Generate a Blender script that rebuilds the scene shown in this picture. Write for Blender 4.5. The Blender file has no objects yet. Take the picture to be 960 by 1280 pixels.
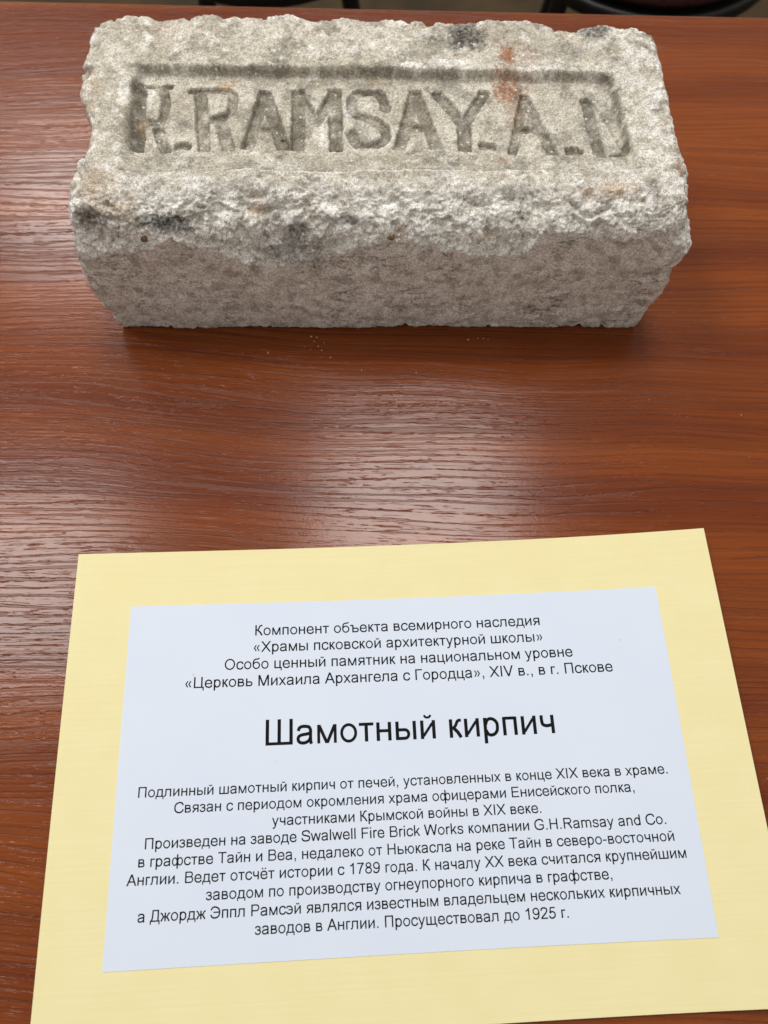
import bpy, math, random
import numpy as np
from mathutils import Vector, Matrix

SC = bpy.context.scene
COL = SC.collection
R = math.radians
rng = np.random.default_rng(7)

# ------------------------------------------------------------------ camera
cd = bpy.data.cameras.new('camera'); cam = bpy.data.objects.new('camera', cd); COL.objects.link(cam)
cam.location = (0, 0, 0.29471)
cam.rotation_euler = (R(90 - 68.65), 0, 0)
cd.sensor_fit = 'VERTICAL'; cd.sensor_height = 34.6; cd.lens = 34.6 * 961 / 1280
cd.clip_start = 0.01; cd.clip_end = 50
cd.dof.use_dof = True; cd.dof.focus_distance = 0.29; cd.dof.aperture_fstop = 14.0
SC.camera = cam

# ------------------------------------------------------------------ light
w = bpy.data.worlds.new('World'); SC.world = w; w.use_nodes = True
bg = w.node_tree.nodes['Background']
bg.inputs[0].default_value = (1.0, 0.94, 0.88, 1); bg.inputs[1].default_value = 0.30

def ceiling_lamp(loc, size, watts, col=(1, .97, .93)):
    l = bpy.data.lights.new('ceiling_panel_lamp', 'AREA'); l.shape = 'RECTANGLE'
    l.size, l.size_y = size; l.energy = watts; l.color = col
    o = bpy.data.objects.new('ceiling_panel_lamp', l); COL.objects.link(o); o.location = loc
    return o
ceiling_lamp((0.10, 0.92, 2.0), (.6, .6), 12)
ceiling_lamp((-1.13, 0.68, 2.0), (.6, .6), 12)
ceiling_lamp((0.10, 2.15, 2.0), (.6, .6), 11)
ceiling_lamp((-1.15, 2.15, 2.0), (.6, .6), 14)
SC.view_settings.view_transform = 'Standard'; SC.view_settings.look = 'None'
SC.view_settings.exposure = 0.40; SC.view_settings.gamma = 1; SC.view_settings.use_curve_mapping = False

# ------------------------------------------------------------------ helpers
def tag(o, label=None, cat=None, group=None, kind=None):
    if label: o['label'] = label
    if cat: o['category'] = cat
    if group: o['group'] = group
    if kind: o['kind'] = kind
    return o
def empty(name, loc=(0, 0, 0), rz=0):
    o = bpy.data.objects.new(name, None); COL.objects.link(o); o.location = loc; o.rotation_euler = (0, 0, rz)
    o.empty_display_size = .01
    return o
def mesh_np(name, V, F, mat=None, parent=None, smooth=False):
    """V (n,3); F list/array of quads or tris (m,k)"""
    F = np.asarray(F, dtype=np.int32); k = F.shape[1]
    me = bpy.data.meshes.new(name)
    me.vertices.add(len(V)); me.vertices.foreach_set('co', np.asarray(V, dtype=np.float32).ravel())
    me.loops.add(F.size); me.loops.foreach_set('vertex_index', F.ravel())
    me.polygons.add(len(F)); me.polygons.foreach_set('loop_start', np.arange(0, F.size, k, dtype=np.int32))
    me.polygons.foreach_set('use_smooth', np.full(len(F), smooth))
    me.update(calc_edges=True)
    o = bpy.data.objects.new(name, me); COL.objects.link(o)
    if mat: me.materials.append(mat)
    if parent: o.parent = parent
    return o
class MB:
    def __init__(s): s.v = []; s.f = []
    def box(s, a, b, M=None):
        n = len(s.v)
        for x in (a[0], b[0]):
            for y in (a[1], b[1]):
                for z in (a[2], b[2]):
                    p = Vector((x, y, z)); s.v.append(tuple(M @ p if M else p))
        for q in ((0, 1, 3, 2), (4, 6, 7, 5), (0, 4, 5, 1), (2, 3, 7, 6), (0, 2, 6, 4), (1, 5, 7, 3)):
            s.f.append(tuple(n + i for i in q))
    def build(s, name, mat, parent=None, bevel=0):
        o = mesh_np(name, np.array(s.v), s.f, mat, parent)
        if bevel:
            m = o.modifiers.new('bevel', 'BEVEL'); m.width = bevel; m.segments = 3
        return o

def smooth(a, b, x):
    t = np.clip((x - a) / (b - a), 0, 1); return t * t * (3 - 2 * t)
# gradient noise
_perm = rng.permutation(256); _perm = np.concatenate([_perm, _perm]).astype(np.int32)
_g = rng.normal(size=(256, 3)).astype(np.float32); _g /= np.linalg.norm(_g, axis=1)[:, None]
def gn(P, s, off=0.):
    P = np.asarray(P, dtype=np.float32)
    P = P / s + off; I = np.floor(P).astype(np.int32); Fr = P - I; U = Fr * Fr * Fr * (Fr * (Fr * 6 - 15) + 10)
    out = np.zeros(len(P), np.float32); I &= 255
    for dx in (0, 1):
        wx = U[:, 0] if dx else 1 - U[:, 0]; ix = (I[:, 0] + dx) & 255
        for dy in (0, 1):
            wy = U[:, 1] if dy else 1 - U[:, 1]; iy = (I[:, 1] + dy) & 255
            for dz in (0, 1):
                wz = U[:, 2] if dz else 1 - U[:, 2]; iz = (I[:, 2] + dz) & 255
                g = _g[_perm[_perm[_perm[ix] + iy] + iz]]
                out += wx * wy * wz * (g[:, 0] * (Fr[:, 0] - dx) + g[:, 1] * (Fr[:, 1] - dy) + g[:, 2] * (Fr[:, 2] - dz))
    return out * 1.6
def fbm(P, s, n=3, off=0., gain=.5):
    o = 0; a = 1
    for i in range(n): o = o + a * gn(P, s / 2 ** i, off + 7.3 * i); a *= gain
    return o

def mat_new(name):
    m = bpy.data.materials.new(name); m.use_nodes = True; nt = m.node_tree
    b = nt.nodes['Principled BSDF']
    return m, nt, b
def N(nt, typ, **kw):
    n = nt.nodes.new(typ)
    for k, v in kw.items():
        if k.startswith('i_'):
            n.inputs[k[2:].replace('_', ' ')].default_value = v
        else: setattr(n, k, v)
    return n
def LK(nt, a, b): nt.links.new(a, b)
def math_n(nt, op, a, b=None, c=None, clamp=False):
    n = nt.nodes.new('ShaderNodeMath'); n.operation = op; n.use_clamp = clamp
    for i, x in enumerate((a, b, c)):
        if x is None: continue
        if isinstance(x, (int, float)): n.inputs[i].default_value = x
        else: nt.links.new(x, n.inputs[i])
    return n.outputs[0]
def maprange(nt, x, a, b, c=0., d=1., typ='SMOOTHSTEP'):
    n = nt.nodes.new('ShaderNodeMapRange'); n.interpolation_type = typ
    nt.links.new(x, n.inputs[0]); n.inputs[1].default_value = a; n.inputs[2].default_value = b
    n.inputs[3].default_value = c; n.inputs[4].default_value = d
    return n.outputs[0]
def mix(nt, f, a, b, bt='MIX'):
    n = nt.nodes.new('ShaderNodeMix'); n.data_type = 'RGBA'; n.blend_type = bt
    for x, i in ((f, 0), (a, 6), (b, 7)):
        if isinstance(x, (int, float)): n.inputs[i].default_value = x
        elif isinstance(x, tuple): n.inputs[i].default_value = (*x, 1)
        else: nt.links.new(x, n.inputs[i])
    return n.outputs[2]
def noise(nt, vec, scale, detail=3, rough=.55, dist=0.):
    n = nt.nodes.new('ShaderNodeTexNoise'); n.inputs['Scale'].default_value = scale
    n.inputs['Detail'].default_value = detail; n.inputs['Roughness'].default_value = rough
    n.inputs['Distortion'].default_value = dist
    nt.links.new(vec, n.inputs['Vector']); return n.outputs[0]
def mapping(nt, vec, scale=(1, 1, 1), loc=(0, 0, 0), rot=(0, 0, 0)):
    n = nt.nodes.new('ShaderNodeMapping'); n.inputs['Scale'].default_value = scale
    n.inputs['Location'].default_value = loc; n.inputs['Rotation'].default_value = rot
    nt.links.new(vec, n.inputs[0]); return n.outputs[0]

# ------------------------------------------------------------------ materials
def make_laminate():
    m, nt, b = mat_new('reddish_wood_laminate')
    co = nt.nodes.new('ShaderNodeTexCoord').outputs['Object']
    # slow bending of the grain
    lowd = noise(nt, mapping(nt, co, (2.2, 5, 1)), 1.6, 2)
    sx = nt.nodes.new('ShaderNodeSeparateXYZ'); LK(nt, co, sx.inputs[0])
    y2 = math_n(nt, 'ADD', sx.outputs[1], math_n(nt, 'MULTIPLY', math_n(nt, 'SUBTRACT', lowd, .5), .034))
    cb = nt.nodes.new('ShaderNodeCombineXYZ'); LK(nt, sx.outputs[0], cb.inputs[0]); LK(nt, y2, cb.inputs[1]); LK(nt, sx.outputs[2], cb.inputs[2])
    g = cb.outputs[0]
    bands = noise(nt, mapping(nt, g, (1.4, 34, 1)), 1, 3)              # broad colour bands
    fine = noise(nt, mapping(nt, g, (14, 700, 1)), 1, 3, .6)           # hair-fine lines
    pore = noise(nt, mapping(nt, g, (5.5, 150, 1)), 1, 3, .5)           # embossed grooves
    jag = noise(nt, mapping(nt, g, (260, 900, 1)), 1, 2, .6)
    jag2 = noise(nt, mapping(nt, g, (90, 1500, 1)), 1, 2, .6)
    dens = noise(nt, mapping(nt, g, (4, 22, 1)), 1, 2)
    ph = math_n(nt, 'MULTIPLY', y2, 285.)
    ph = math_n(nt, 'ADD', ph, math_n(nt, 'MULTIPLY', noise(nt, mapping(nt, g, (2.6, 26, 1)), 1, 2), 7.))
    ph = math_n(nt, 'ADD', ph, math_n(nt, 'MULTIPLY', pore, 1.7))
    tri = math_n(nt, 'ABSOLUTE', math_n(nt, 'SUBTRACT', math_n(nt, 'FRACT', ph), .5))
    s = math_n(nt, 'ADD', tri, math_n(nt, 'MULTIPLY', math_n(nt, 'SUBTRACT', jag, .5), .34))
    s = math_n(nt, 'ADD', s, math_n(nt, 'MULTIPLY', math_n(nt, 'SUBTRACT', noise(nt, mapping(nt, g, (11, 130, 1)), 1, 2), .5), .75))
    s = math_n(nt, 'ADD', s, math_n(nt, 'MULTIPLY', math_n(nt, 'SUBTRACT', dens, .5), .35))
    pore2 = noise(nt, mapping(nt, g, (13, 330, 1), (3, 1, 0)), 1, 2, .5)
    rid2 = math_n(nt, 'ABSOLUTE', math_n(nt, 'SUBTRACT', pore2, .5))
    s2 = math_n(nt, 'ADD', rid2, math_n(nt, 'MULTIPLY', math_n(nt, 'SUBTRACT', jag, .5), .16))
    s2 = math_n(nt, 'ADD', s2, math_n(nt, 'MULTIPLY', math_n(nt, 'SUBTRACT', dens, .42), .20))
    g1 = maprange(nt, s, .15, .07)
    g2 = math_n(nt, 'MULTIPLY', maprange(nt, s2, .016, -.006), .55)
    groove = math_n(nt, 'MAXIMUM', g1, g2)
    hair = maprange(nt, jag2, .60, .70)
    c = mix(nt, maprange(nt, bands, .3, .7), (.152, .0275, .0040), (.270, .063, .0085))
    c = mix(nt, maprange(nt, fine, .35, .7), c, mix(nt, 1.0, c, (.76, .72, .70), 'MULTIPLY'))
    c = mix(nt, math_n(nt, 'MULTIPLY', groove, .22), c, (.085, .018, .006))
    LK(nt, c, b.inputs['Base Color'])
    peel = noise(nt, mapping(nt, co, (900, 900, 1)), 1, 2)
    h = math_n(nt, 'MULTIPLY', groove, -1.0)
    h = math_n(nt, 'ADD', h, math_n(nt, 'MULTIPLY', hair, -.22))
    h = math_n(nt, 'ADD', h, math_n(nt, 'MULTIPLY', peel, .14))
    h = math_n(nt, 'ADD', h, math_n(nt, 'MULTIPLY', noise(nt, mapping(nt, g, (60, 1500, 1)), 1, 2), .16))
    h = math_n(nt, 'ADD', h, math_n(nt, 'MULTIPLY', noise(nt, mapping(nt, g, (12, 190, 1)), 1, 2), .35))
    bp = nt.nodes.new('ShaderNodeBump'); bp.inputs['Strength'].default_value = .8; bp.inputs['Distance'].default_value = .00025
    LK(nt, h, bp.inputs['Height']); LK(nt, bp.outputs[0], b.inputs['Normal'])
    LK(nt, maprange(nt, groove, 0, 1, .170, .27), b.inputs['Roughness'])
    b.inputs['Specular IOR Level'].default_value = .36
    return m
def make_brick():
    m, nt, b = mat_new('fired_clay_with_lime')
    co = nt.nodes.new('ShaderNodeTexCoord').outputs['Object']
    at = nt.nodes.new('ShaderNodeAttribute'); at.attribute_name = 'Col'
    sp = noise(nt, co, 1100, 3, .75); sp2 = noise(nt, co, 600, 3, .7)
    hi = noise(nt, co, 2900, 2, .7); lo = noise(nt, co, 170, 3, .6)
    spc = math_n(nt, 'ADD', sp, math_n(nt, 'MULTIPLY', math_n(nt, 'SUBTRACT', hi, .5), .9))
    spc = math_n(nt, 'ADD', spc, math_n(nt, 'MULTIPLY', math_n(nt, 'SUBTRACT', lo, .5), .45))
    c = mix(nt, maprange(nt, spc, .34, .70), mix(nt, 1.0, at.outputs['Color'], (.66, .645, .615), 'MULTIPLY'), mix(nt, 1.0, at.outputs['Color'], (1.40, 1.40, 1.42), 'MULTIPLY'))
    c = mix(nt, maprange(nt, sp2, .63, .72, 0, .6), c, (.085, .075, .058))
    vo = nt.nodes.new('ShaderNodeTexVoronoi'); vo.inputs['Scale'].default_value = 420; LK(nt, co, vo.inputs['Vector'])
    grain = maprange(nt, vo.outputs['Distance'], .14, .32, 1, 0)
    sel = maprange(nt, noise(nt, co, 260, 1), .50, .60)
    c = mix(nt, math_n(nt, 'MULTIPLY', math_n(nt, 'MULTIPLY', grain, sel), .75), c, (.78, .76, .70))
    LK(nt, c, b.inputs['Base Color'])
    h = math_n(nt, 'ADD', math_n(nt, 'MULTIPLY', sp, .6), math_n(nt, 'MULTIPLY', sp2, 1.0))
    bp = nt.nodes.new('ShaderNodeBump'); bp.inputs['Strength'].default_value = .75; bp.inputs['Distance'].default_value = .00045
    LK(nt, h, bp.inputs['Height']); LK(nt, bp.outputs[0], b.inputs['Normal'])
    b.inputs['Roughness'].default_value = .93; b.inputs['Specular IOR Level'].default_value = .25
    return m
def make_yellow():
    m, nt, b = mat_new('pale_yellow_textured_card')
    co = nt.nodes.new('ShaderNodeTexCoord').outputs['UV']
    a = noise(nt, mapping(nt, co, (14, 950, 1), rot=(0, 0, .012)), 1, 3, .6)
    d = noise(nt, mapping(nt, co, (60, 60, 1)), 1, 3)
    c = mix(nt, maprange(nt, a, .3, .7), (.865, .79, .445), (.885, .815, .47))
    c = mix(nt, maprange(nt, d, .3, .7, 0, .3), c, (.82, .73, .36))
    LK(nt, c, b.inputs['Base Color'])
    bp = nt.nodes.new('ShaderNodeBump'); bp.inputs['Strength'].default_value = .25; bp.inputs['Distance'].default_value = .0002
    LK(nt, a, bp.inputs['Height']); LK(nt, bp.outputs[0], b.inputs['Normal'])
    b.inputs['Roughness'].default_value = .7; b.inputs['Specular IOR Level'].default_value = .3
    return m
def make_white():
    m, nt, b = mat_new('white_printer_paper')
    co = nt.nodes.new('ShaderNodeTexCoord').outputs['UV']
    a = noise(nt, co, 1600, 3, .6); d = noise(nt, co, 22, 3)
    vo = nt.nodes.new('ShaderNodeTexVoronoi'); vo.inputs['Scale'].default_value = 130; LK(nt, co, vo.inputs['Vector'])
    dot = maprange(nt, vo.outputs['Distance'], .04, .10, 1, 0)
    pick = nt.nodes.new('ShaderNodeSeparateColor'); LK(nt, vo.outputs['Color'], pick.inputs[0])
    pk = maprange(nt, pick.outputs[0], .955, .985)
    c = mix(nt, maprange(nt, d, .3, .7), (.705, .79, .93), (.73, .808, .935))
    c = mix(nt, math_n(nt, 'MULTIPLY', math_n(nt, 'MULTIPLY', dot, pk), .35), c, (.35, .36, .38))
    LK(nt, c, b.inputs['Base Color'])
    bp = nt.nodes.new('ShaderNodeBump'); bp.inputs['Strength'].default_value = .15; bp.inputs['Distance'].default_value = .0001
    LK(nt, a, bp.inputs['Height']); LK(nt, bp.outputs[0], b.inputs['Normal'])
    b.inputs['Roughness'].default_value = .65; b.inputs['Specular IOR Level'].default_value = .3
    return m
def make_plain(name, c, rough=.6, spec=.5, scale=60, var=.25, metal=0):
    m, nt, b = mat_new(name)
    co = nt.nodes.new('ShaderNodeTexCoord').outputs['Object']
    n = noise(nt, co, scale, 4)
    LK(nt, mix(nt, maprange(nt, n, .3, .7), tuple(x * (1 - var) for x in c), tuple(min(1, x * (1 + var)) for x in c)), b.inputs['Base Color'])
    b.inputs['Roughness'].default_value = rough; b.inputs['Specular IOR Level'].default_value = spec; b.inputs['Metallic'].default_value = metal
    return m
M_lam = make_laminate(); M_brick = make_brick(); M_yel = make_yellow(); M_wht = make_white()
M_ink = make_plain('black_printer_ink', (.006, .0065, .008), .7, .12)
M_band = make_plain('laminate_edge_band', (.26, .085, .03), .4, .5, 90, .15)
M_floor = make_plain('olive_brown_floor', (.048, .029, .009), .6, .3, 9, .35)
M_blk = make_plain('black_painted_steel', (.008, .008, .008), .4, .5)
M_seat = make_plain('dark_red_upholstery', (.030, .008, .006), .8, .2, 200, .3)
M_crumb = make_plain('crumbled_lime', (.66, .63, .55), .9, .2, 900, .2)

# ------------------------------------------------------------------ floor, desk, chairs behind it
mesh_np('floor', np.array([(-4, -3, -.74), (4, -3, -.74), (4, 5, -.74), (-4, 5, -.74)]), [(0, 1, 2, 3)], M_floor)['kind'] = 'structure'
YAW = math.atan2(407.7 - 421.1, 211.2 + 213.7)
desk = tag(empty('desk', (0, .4144, -.74), YAW), 'reddish brown wood laminate desk carrying the old brick and the yellow card', 'desk')
b_ = MB(); b_.box((-.85, -.78, .714), (.85, -.0009, .74)); b_.build('desk_top', M_lam, desk, .0008)
b_ = MB(); b_.box((-.85, -.0009, .7145), (.85, 0, .7393)); b_.build('edge_band', M_band, desk, .0004)
for sx in (-.8, .8):
    b_ = MB(); b_.box((sx - .012, -.74, 0), (sx + .012, -.06, .7138)); b_.build('side_panel', M_lam, desk, .001)
def tube(pts, r, name, mat, parent, n=10):
    V = []; F = []
    P = [Vector(p) for p in pts]
    for i, p in enumerate(P):
        d = (P[min(i + 1, len(P) - 1)] - P[max(i - 1, 0)]).normalized()
        a = d.orthogonal().normalized() if abs(d.z) < .9 else Vector((1, 0, 0)); a = (a - d * a.dot(d)).normalized(); c = d.cross(a)
        for k in range(n):
            t = 2 * math.pi * k / n; V.append(p + r * (math.cos(t) * a + math.sin(t) * c))
    for i in range(len(P) - 1):
        for k in range(n): F.append((i * n + k, i * n + (k + 1) % n, (i + 1) * n + (k + 1) % n, (i + 1) * n + k))
    return mesh_np(name, np.array([tuple(v) for v in V]), F, mat, parent, True)
def stool(loc, rz, label):
    t = tag(empty('stool', loc, rz), label, 'stool', 'dark red stools behind the desk')
    def disc(r, z0, z1, name, mat, rr=.012):
        prof = [(0, z0), (r - rr, z0), (r, z0 + rr), (r, z1 - rr), (r - rr * .3, z1 - rr * .3), (r - rr, z1), (r * .5, z1 + .004), (0, z1 + .006)]; n = 40
        V = [(p[0] * math.cos(2 * math.pi * k / n), p[0] * math.sin(2 * math.pi * k / n), p[1]) for p in prof for k in range(n)]
        F = [(i * n + k, i * n + (k + 1) % n, (i + 1) * n + (k + 1) % n, (i + 1) * n + k) for i in range(len(prof) - 1) for k in range(n)]
        mesh_np(name, np.array(V), F, mat, t, True)
    disc(.160, .405, .425, 'seat_frame', M_blk, .004); disc(.157, .4252, .450, 'seat', M_seat)
    for k in range(4):
        a = math.pi / 4 + k * math.pi / 2; c, s_ = math.cos(a), math.sin(a)
        tube([(.19 * c, .19 * s_, 0), (.12 * c, .12 * s_, .405)], .011, 'leg', M_blk, t)
    return t

# measured outlines, letter strokes and stains of the brick (mm)
LETTERS = [
    ('worn first letter', [([(-99.0, 275.5), (-97.9, 258.0), (-96.6, 241.6)], 4.08), ([(-96.2, 257.2), (-89.1, 255.9)], 2.33), ([(-90.1, 275.1), (-88.1, 265.4), (-89.2, 256.7)], 2.92), ([(-89.7, 252.5), (-85.7, 241.6)], 3.5), ([(-96.4, 275.9), (-87.2, 275.5)], 1.75)]),
    ('dot', [([(-80.0, 244.1), (-78.7, 244.1)], 4.39)]),
    ('letter R', [([(-74.8, 274.2), (-70.7, 242.0)], 4.14), ([(-78.0, 274.2), (-63.3, 273.3), (-61.0, 268.0), (-62.7, 261.0), (-70.8, 257.6)], 2.55), ([(-65.0, 256.7), (-61.0, 242.0)], 4.14)]),
    ('letter A', [([(-48.4, 273.3), (-53.5, 242.5)], 4.14), ([(-48.4, 273.3), (-39.4, 242.5)], 4.14), ([(-52.0, 252.5), (-41.8, 252.5)], 2.23)]),
    ('letter M', [([(-34.7, 273.3), (-33.8, 242.5)], 4.46), ([(-35.4, 272.4), (-27.0, 255.9)], 3.19), ([(-20.1, 272.4), (-27.0, 255.9)], 3.19), ([(-20.1, 273.3), (-18.8, 242.5)], 4.46)]),
    ('letter S', [([(0.6, 263.6), (-0.6, 269.3), (-3.9, 272.4), (-8.1, 272.8), (-12.0, 270.2), (-13.2, 264.9), (-10.9, 260.6), (-5.7, 258.0), (-1.3, 255.0), (0.9, 250.4), (-1.3, 245.8), (-6.3, 243.7), (-10.7, 245.4), (-13.0, 250.8)], 3.19)]),
    ('letter A', [([(12.7, 273.3), (5.9, 242.5)], 3.82), ([(12.7, 273.3), (20.7, 242.5)], 3.82), ([(8.9, 253.3), (17.8, 253.3)], 2.55)]),
    ('letter Y', [([(21.4, 272.8), (31.8, 254.6)], 3.51), ([(40.9, 272.8), (31.8, 254.6)], 3.51), ([(31.8, 255.9), (31.9, 241.6)], 4.46)]),
    ('dot', [([(40.1, 244.1), (41.4, 244.1)], 4.65)]),
    ('letter A', [([(57.0, 270.6), (50.2, 240.0)], 2.63), ([(57.0, 270.6), (66.1, 239.2)], 3.21), ([(53.2, 252.5), (61.8, 252.5)], 2.33)]),
    ('dot', [([(73.8, 241.2), (75.0, 240.8)], 4.9)]),
    ('letter D', [([(81.6, 268.0), (82.8, 253.3), (84.6, 237.5)], 3.35), ([(84.6, 237.1), (93.2, 238.8), (94.2, 242.5)], 1.57), ([(84.0, 266.2), (88.3, 257.6), (90.9, 249.1), (93.1, 240.8)], 0.9)]),
]
STAINS = [
    (34.1, 299.4, 70.0, 7.5, 4.4, 'soot', 1.00),
    (26.5, 298.0, 70.0, 10.0, 4.8, 'soot', 0.35),
    (87.1, 302.7, 70.0, 5.0, 3.4, 'soot', 0.90),
    (-81.9, 206.6, 64.8, 8.0, 3.1, 'soot', 1.00),
    (-87.2, 207.7, 65.7, 5.0, 1.7, 'soot', 0.60),
    (-112.2, 209.0, 66.8, 4.5, 3.1, 'soot', 0.90),
    (-105.8, 208.1, 66.0, 3.5, 1.7, 'soot', 0.70),
    (-32.6, 205.5, 63.9, 3.5, 2.4, 'soot', 0.75),
    (-13.5, 207.7, 65.7, 6.5, 1.4, 'soot', 0.60),
    (-35.9, 204.5, 52.7, 11.2, 4.8, 'soot', 0.55),
    (101.9, 216.6, 70.0, 1.5, 4.8, 'soot', 0.50),
    (49.7, 288.8, 70.0, 3.5, 3.7, 'rust', 1.00),
    (56.2, 286.9, 70.0, 7.0, 4.8, 'rust', 0.35),
    (49.4, 271.7, 70.0, 4.5, 6.1, 'rust', 0.95),
    (56.2, 273.5, 70.0, 5.5, 4.1, 'rust', 0.35),
    (52.3, 261.3, 70.0, 3.0, 7.5, 'rust', 0.35),
    (46.5, 232.3, 70.0, 1.8, 1.4, 'rust', 0.50),
    (76.6, 304.6, 70.0, 2.0, 2.0, 'rust', 0.60),
    (112.5, 227.5, 70.0, 1.0, 2.4, 'rust', 0.80),
    (-64.8, 272.2, 70.0, 3.5, 2.0, 'tan', 0.90),
    (-92.1, 202.2, 61.2, 2.5, 2.7, 'nodule', 1.00),
    (3.0, 202.6, 61.5, 2.5, 2.7, 'nodule', 0.90),
    (6.6, 204.2, 62.8, 3.5, 2.0, 'rust', 0.45),
    (-48.5, 210.5, 68.0, 3.8, 3.1, 'tan', 0.70),
    (87.1, 218.1, 70.0, 7.5, 2.7, 'tan', 0.75),
    (76.4, 216.2, 70.0, 3.0, 2.0, 'tan', 0.60),
    (-108.2, 218.5, 70.0, 6.5, 7.5, 'tan', 0.55),
    (-117.8, 265.6, 70.0, 4.0, 15.3, 'tan', 0.40),
    (-98.8, 210.2, 67.8, 6.2, 3.4, 'tan', 0.50),
    (-96.2, 249.9, 70.0, 1.5, 2.7, 'tan', 0.70),
    (-40.3, 243.6, 70.0, 2.2, 1.7, 'nodule', 0.50),
    (40.8, 203.7, 62.4, 2.5, 2.0, 'tan', 0.60),
    (46.4, 269.1, 70.0, 2.0, 4.1, 'rust', 0.60),
    (-93.2, 304.1, 70.0, 8.8, 3.1, 'tan', 0.25),
    (-31.5, 301.8, 70.0, 6.2, 2.7, 'tan', 0.20),
    (-3.2, 275.2, 70.0, 2.0, 1.7, 'tan', 0.50),
]
BREAK_LINE = [(-120.2, 49.9), (-115.5, 48.0), (-107.0, 49.9), (-93.6, 52.7), (-81.5, 57.2), (-71.8, 52.7), (-63.3, 48.0), (-54.4, 44.2), (-43.5, 42.3), (-32.0, 44.2), (-22.2, 48.0), (-9.4, 52.7), (0.0, 55.4), (9.3, 55.4), (21.8, 52.7), (34.6, 49.9), (45.9, 48.0), (55.1, 49.9), (58.3, 58.1), (61.9, 63.3), (68.3, 61.6), (72.5, 56.3), (77.8, 59.8), (81.0, 65.0), (90.5, 63.3), (101.4, 62.4), (110.5, 58.1), (119.2, 46.6)]
BACK_LINE = [(-121.7, 301.4), (-120.1, 306.7), (-117.1, 309.5), (-108.3, 314.4), (-99.8, 314.4), (-92.7, 311.0), (-84.5, 313.4), (-76.2, 314.9), (-60.8, 312.4), (-45.6, 313.4), (-40.6, 315.3), (-28.7, 311.5), (-16.9, 314.4), (-3.4, 311.5), (6.7, 311.9), (26.9, 309.5), (47.2, 311.0), (67.2, 308.6), (73.7, 305.7), (79.7, 305.2), (85.7, 308.1), (94.1, 308.6), (103.9, 306.2), (110.5, 300.0)]
LEFT_LINE = [(298.0, -122.6), (286.5, -123.6), (264.2, -120.7), (249.3, -117.4), (239.8, -114.5), (233.3, -117.3), (222.9, -119.1), (215.1, -118.3)]
RIGHT_LINE = [(298.0, 112.6), (286.5, 113.7), (273.0, 113.9), (251.4, 115.1), (241.0, 115.3), (228.9, 115.7), (219.0, 115.5), (209.4, 114.4)]
RIGHT_FRONT = [(64.6, 114.8), (51.3, 119.7), (42.8, 119.0), (38.3, 116.7), (29.1, 118.9), (21.0, 119.3), (9.6, 116.7), (0.6, 114.2)]
LEFT_FRONT = [(64.6, -117.2), (51.3, -120.0), (39.3, -123.5), (26.4, -124.2), (13.7, -123.1), (1.8, -119.2)]
CRUMBS = [(-32.9, 200.2, 0.53), (-30.3, 199.8, 0.38), (-31.4, 197.6, 0.34), (-35.6, 194.7, 0.24), (-29.5, 195.1, 0.36), (-28.0, 193.0, 0.29), (-23.9, 189.2, 0.38), (-51.9, 191.7, 0.48), (-9.9, 182.6, 0.29), (37.9, 198.5, 0.53), (42.3, 199.3, 0.29), (44.8, 199.3, 0.29), (46.9, 198.9, 0.24), (14.2, 181.4, 0.31), (154.5, 160.2, 0.34), (-33.0, 193.4, 0.24), (-27.0, 196.8, 0.24)]
CARDP = np.array([1.198178, 0.294709, 0.008568, 0.017619, 0.049454, 0.24811, 0.165474, -0.00089, -0.000357, -0.004137, 0.20358, 0.121724, 3.7e-05, -0.001081, 1.123554, 0.007505, 0.048029, -0.00831, 1.002129, 0.20734, -0.462336, -0.100209, 0.499276, 0.049501, -0.061986, 0.217387, 0.093956, 0.031328, 0.016785])

# ------------------------------------------------------------------ the old fire brick (millimetres below, scaled at the end)
def poly_dist(P, pts):
    """distance of points P (n,2) to polyline"""
    d = np.full(len(P), 1e9)
    for a, b in zip(pts[:-1], pts[1:]):
        a = np.array(a); b = np.array(b); ab = b - a; t = np.clip(((P - a) @ ab) / (ab @ ab), 0, 1)
        d = np.minimum(d, np.hypot(*(P - a - t[:, None] * ab).T))
    return d
def interp(tab, x):
    t = np.array(sorted(tab)); return np.interp(x, t[:, 0], t[:, 1])
def smooth_path(pts, n=6):
    if len(pts) < 3: return pts
    out = []; P = [pts[0]] + list(pts) + [pts[-1]]
    for i in range(1, len(P) - 2):
        p0, p1, p2, p3 = [np.array(q, float) for q in P[i - 1:i + 3]]
        for k in range(n):
            t = k / n
            out.append(tuple(.5 * (2 * p1 + (p2 - p0) * t + (2 * p0 - 5 * p1 + 4 * p2 - p3) * t * t + (3 * p1 - p0 - 3 * p2 + p3) * t ** 3)))
    out.append(tuple(pts[-1])); return out

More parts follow.
